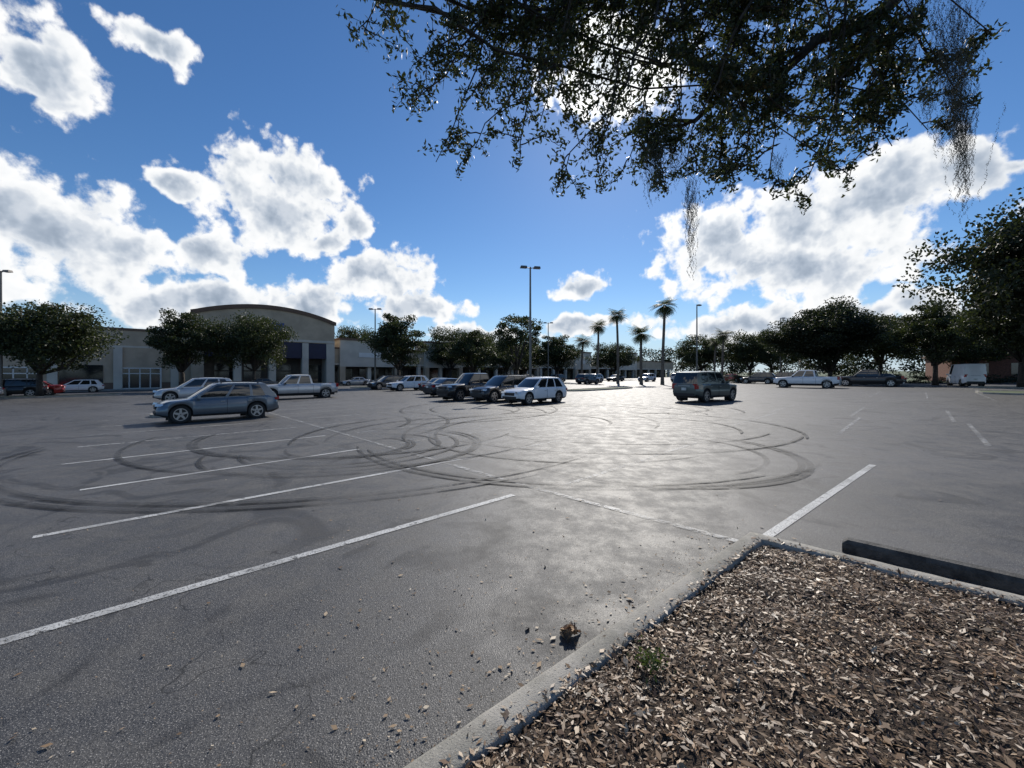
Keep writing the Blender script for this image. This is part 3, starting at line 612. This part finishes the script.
def branch(p,q,r0,sag=.15,nt=14,tl=(.25,.6),lpt=26,depth=1):
    p=Vector(p);q=Vector(q); n_=9; pts=[]; L=(q-p).length; o1=Vector((R_.gauss(0,.10),R_.gauss(0,.10),R_.gauss(0,.07)))*L; cur=Vector((0,0,0))
    for i in range(n_+1):
        t=i/n_; cur=cur*.6+Vector((R_.gauss(0,.018),R_.gauss(0,.018),R_.gauss(0,.018)))*L
        c=p.lerp(q,t)+o1*math.sin(pi*t)+cur*(0<i<n_); c.z+=sag*L*math.sin(pi*t); pts.append(c)
    b.tube(pts,[r0*(1-.85*i/n_)+.002 for i in range(n_+1)],5,0,False)
    for k in range(nt):
        t=.15+.85*(k+R_.random())/nt; f=min(t,.999)*n_; i=int(f); c=pts[i].lerp(pts[i+1],f-i); dirn=(pts[i+1]-pts[i]).normalized()
        v=(dirn*R_.uniform(.2,.9)+Vector((R_.gauss(0,.65),R_.gauss(0,.65),R_.gauss(-.1,.5)))).normalized(); l=R_.uniform(*tl)*(1.15-.5*t)
        if depth>0 and R_.random()<.4:
            branch(c,c+v*l*1.6,r0*.35,.08,6,(.12,.32),lpt,depth-1)
        else:
            e=c+v*l; mid=c.lerp(e,.5)+Vector((0,0,.05*l)); b.tube([c,mid,e],[.004,.003,.0015],3,0,False)
            m_=int(lpt*l/.4)+5
            for j in range(m_):
                tt=((j+.5)/m_)**.7; LV.append(tuple((c.lerp(mid,tt*2) if tt<.5 else mid.lerp(e,tt*2-1))+Vector((R_.gauss(0,.036),R_.gauss(0,.036),R_.gauss(0,.036)))))
def onlimb(L,x):
    for a,c in zip(L,L[1:]):
        if (a[0]-x)*(c[0]-x)<=0 and a[0]!=c[0]:
            t=(x-a[0])/(c[0]-a[0]); return tuple(a[i]+(c[i]-a[i])*t for i in range(3))
    return L[-1]
L1=limb1[3:]
ends=[(-1.30,5.1,12),(-.95,4.4,12),(-.45,4.6,12),(.1,4.35,13),(.35,4.9,11),(.62,4.1,13),(1.12,4.05,14),(1.45,4.4,15),(-1.85,6.0,6),(.9,5.2,12),(-.3,5.5,12),(-.9,5.7,12),(.4,5.8,12),(-1.25,5.6,9),(.85,4.6,12),(-.6,5.1,12),(.1,5.2,11),(1.2,5.7,12)]
for x,z,nt in ends:
    y=R_.uniform(4.8,5.4); s=onlimb(L1,max(-2.0,min(4.5,x+R_.uniform(.5,2.0)))); branch(s,(x*y/5,y,1.75+(z-1.75)*y/5),.021,.10,nt+4,(.25,.62),22)
dense=[(1.75,4.45,16),(2.16,4.25,16),(2.7,4.2,16),(3.2,4.15,16),(3.7,4.2,16),(4.2,4.25,16),(4.75,4.6,15),(5.2,4.8,13),(5.6,5.2,10),(2.0,4.9,16),(2.5,4.7,16),(3.0,4.8,16),(3.6,4.8,16),(4.2,4.9,16),(4.7,5.3,14),(2.2,5.6,14),(3.0,5.5,14),(3.8,5.6,14),(4.6,5.9,12),(2.8,6.1,12),(3.6,6.2,12),(5.3,5.7,11),(1.7,5.6,12),(1.5,6.1,8),(6.0,6.0,6),(2.4,5.1,14),(3.3,5.1,14),(4.0,5.2,14),(2.9,4.4,12),(3.9,4.5,12),(4.4,4.5,12),(5.0,5.2,12),(3.4,5.8,12),(2.4,5.9,12),(4.3,6.2,10),(5.0,6.2,10)]
for i,(x,z,nt) in enumerate(dense):
    y=R_.uniform(4.7,6.0); s=onlimb(L1 if (i%2 or z>5.4) else limb2,min(5.0,x+R_.uniform(.2,1.6))); branch(s,(x*y/5,y,1.75+(z-1.75)*y/5),.026,.12,nt+3,(.25,.6),34)
LVa=np.array(LV); print('leaves',len(LVa))
LIVE=leafmat('live_oak_leaf',(.012,.018,.008),(.04,.052,.018),.18,.55,(.12,.09,.04))
obj('limbs',b.mesh('limbs',[BARK],True),parent=T)
obj('foliage',quads_mesh('live_oak_leaves',leaves(LVa,rng.uniform(.05,.095,len(LVa)),rng.uniform(.022,.038,len(LVa))),[LIVE]),parent=T)
MP=[];MD=[]
for (x,y,z,L,wd,nn_) in [(1.78,5,4.75,.75,.10,46),(2.23,5,4.35,1.15,.05,34),(2.05,5,4.7,.5,.08,24),(5.5,5,6.6,1.6,.13,80),(5.72,5.1,5.5,1.45,.09,56),(5.62,5.05,6.0,1.3,.10,50),(5.0,5,6.6,.9,.1,36),(4.6,5.2,6.3,.5,.08,24),(3.4,5.1,4.6,.4,.07,18),(1.0,5.1,4.9,.3,.05,10),(5.2,5,5.5,.5,.08,26),(5.35,5,4.9,.4,.06,16)]:
    for i in range(nn_):
        px,py=R_.gauss(0,wd),R_.gauss(0,wd); l=L*R_.uniform(.25,1); z0=z-R_.random()*.35*L; ph=R_.uniform(0,6); m_=int(l/.011)
        for k in range(m_):
            f=k/m_; w_=1-.6*f; MP.append((x+px*w_+.022*math.sin(f*l*22+ph)+R_.gauss(0,.006),y+py*w_+.02*math.cos(f*l*19+ph)+R_.gauss(0,.006),z0-l*f)); MD.append((R_.gauss(0,.55),R_.gauss(0,.55),-1))
MOSS=simple('spanish_moss',(.09,.09,.07),.95,var=.3,scale=10)
MP=np.array(MP); obj('spanish_moss',quads_mesh('moss',leaves(MP,rng.uniform(.018,.045,len(MP)),.006,dirs=np.array(MD)),[MOSS]),parent=T)
print('moss',len(MP))
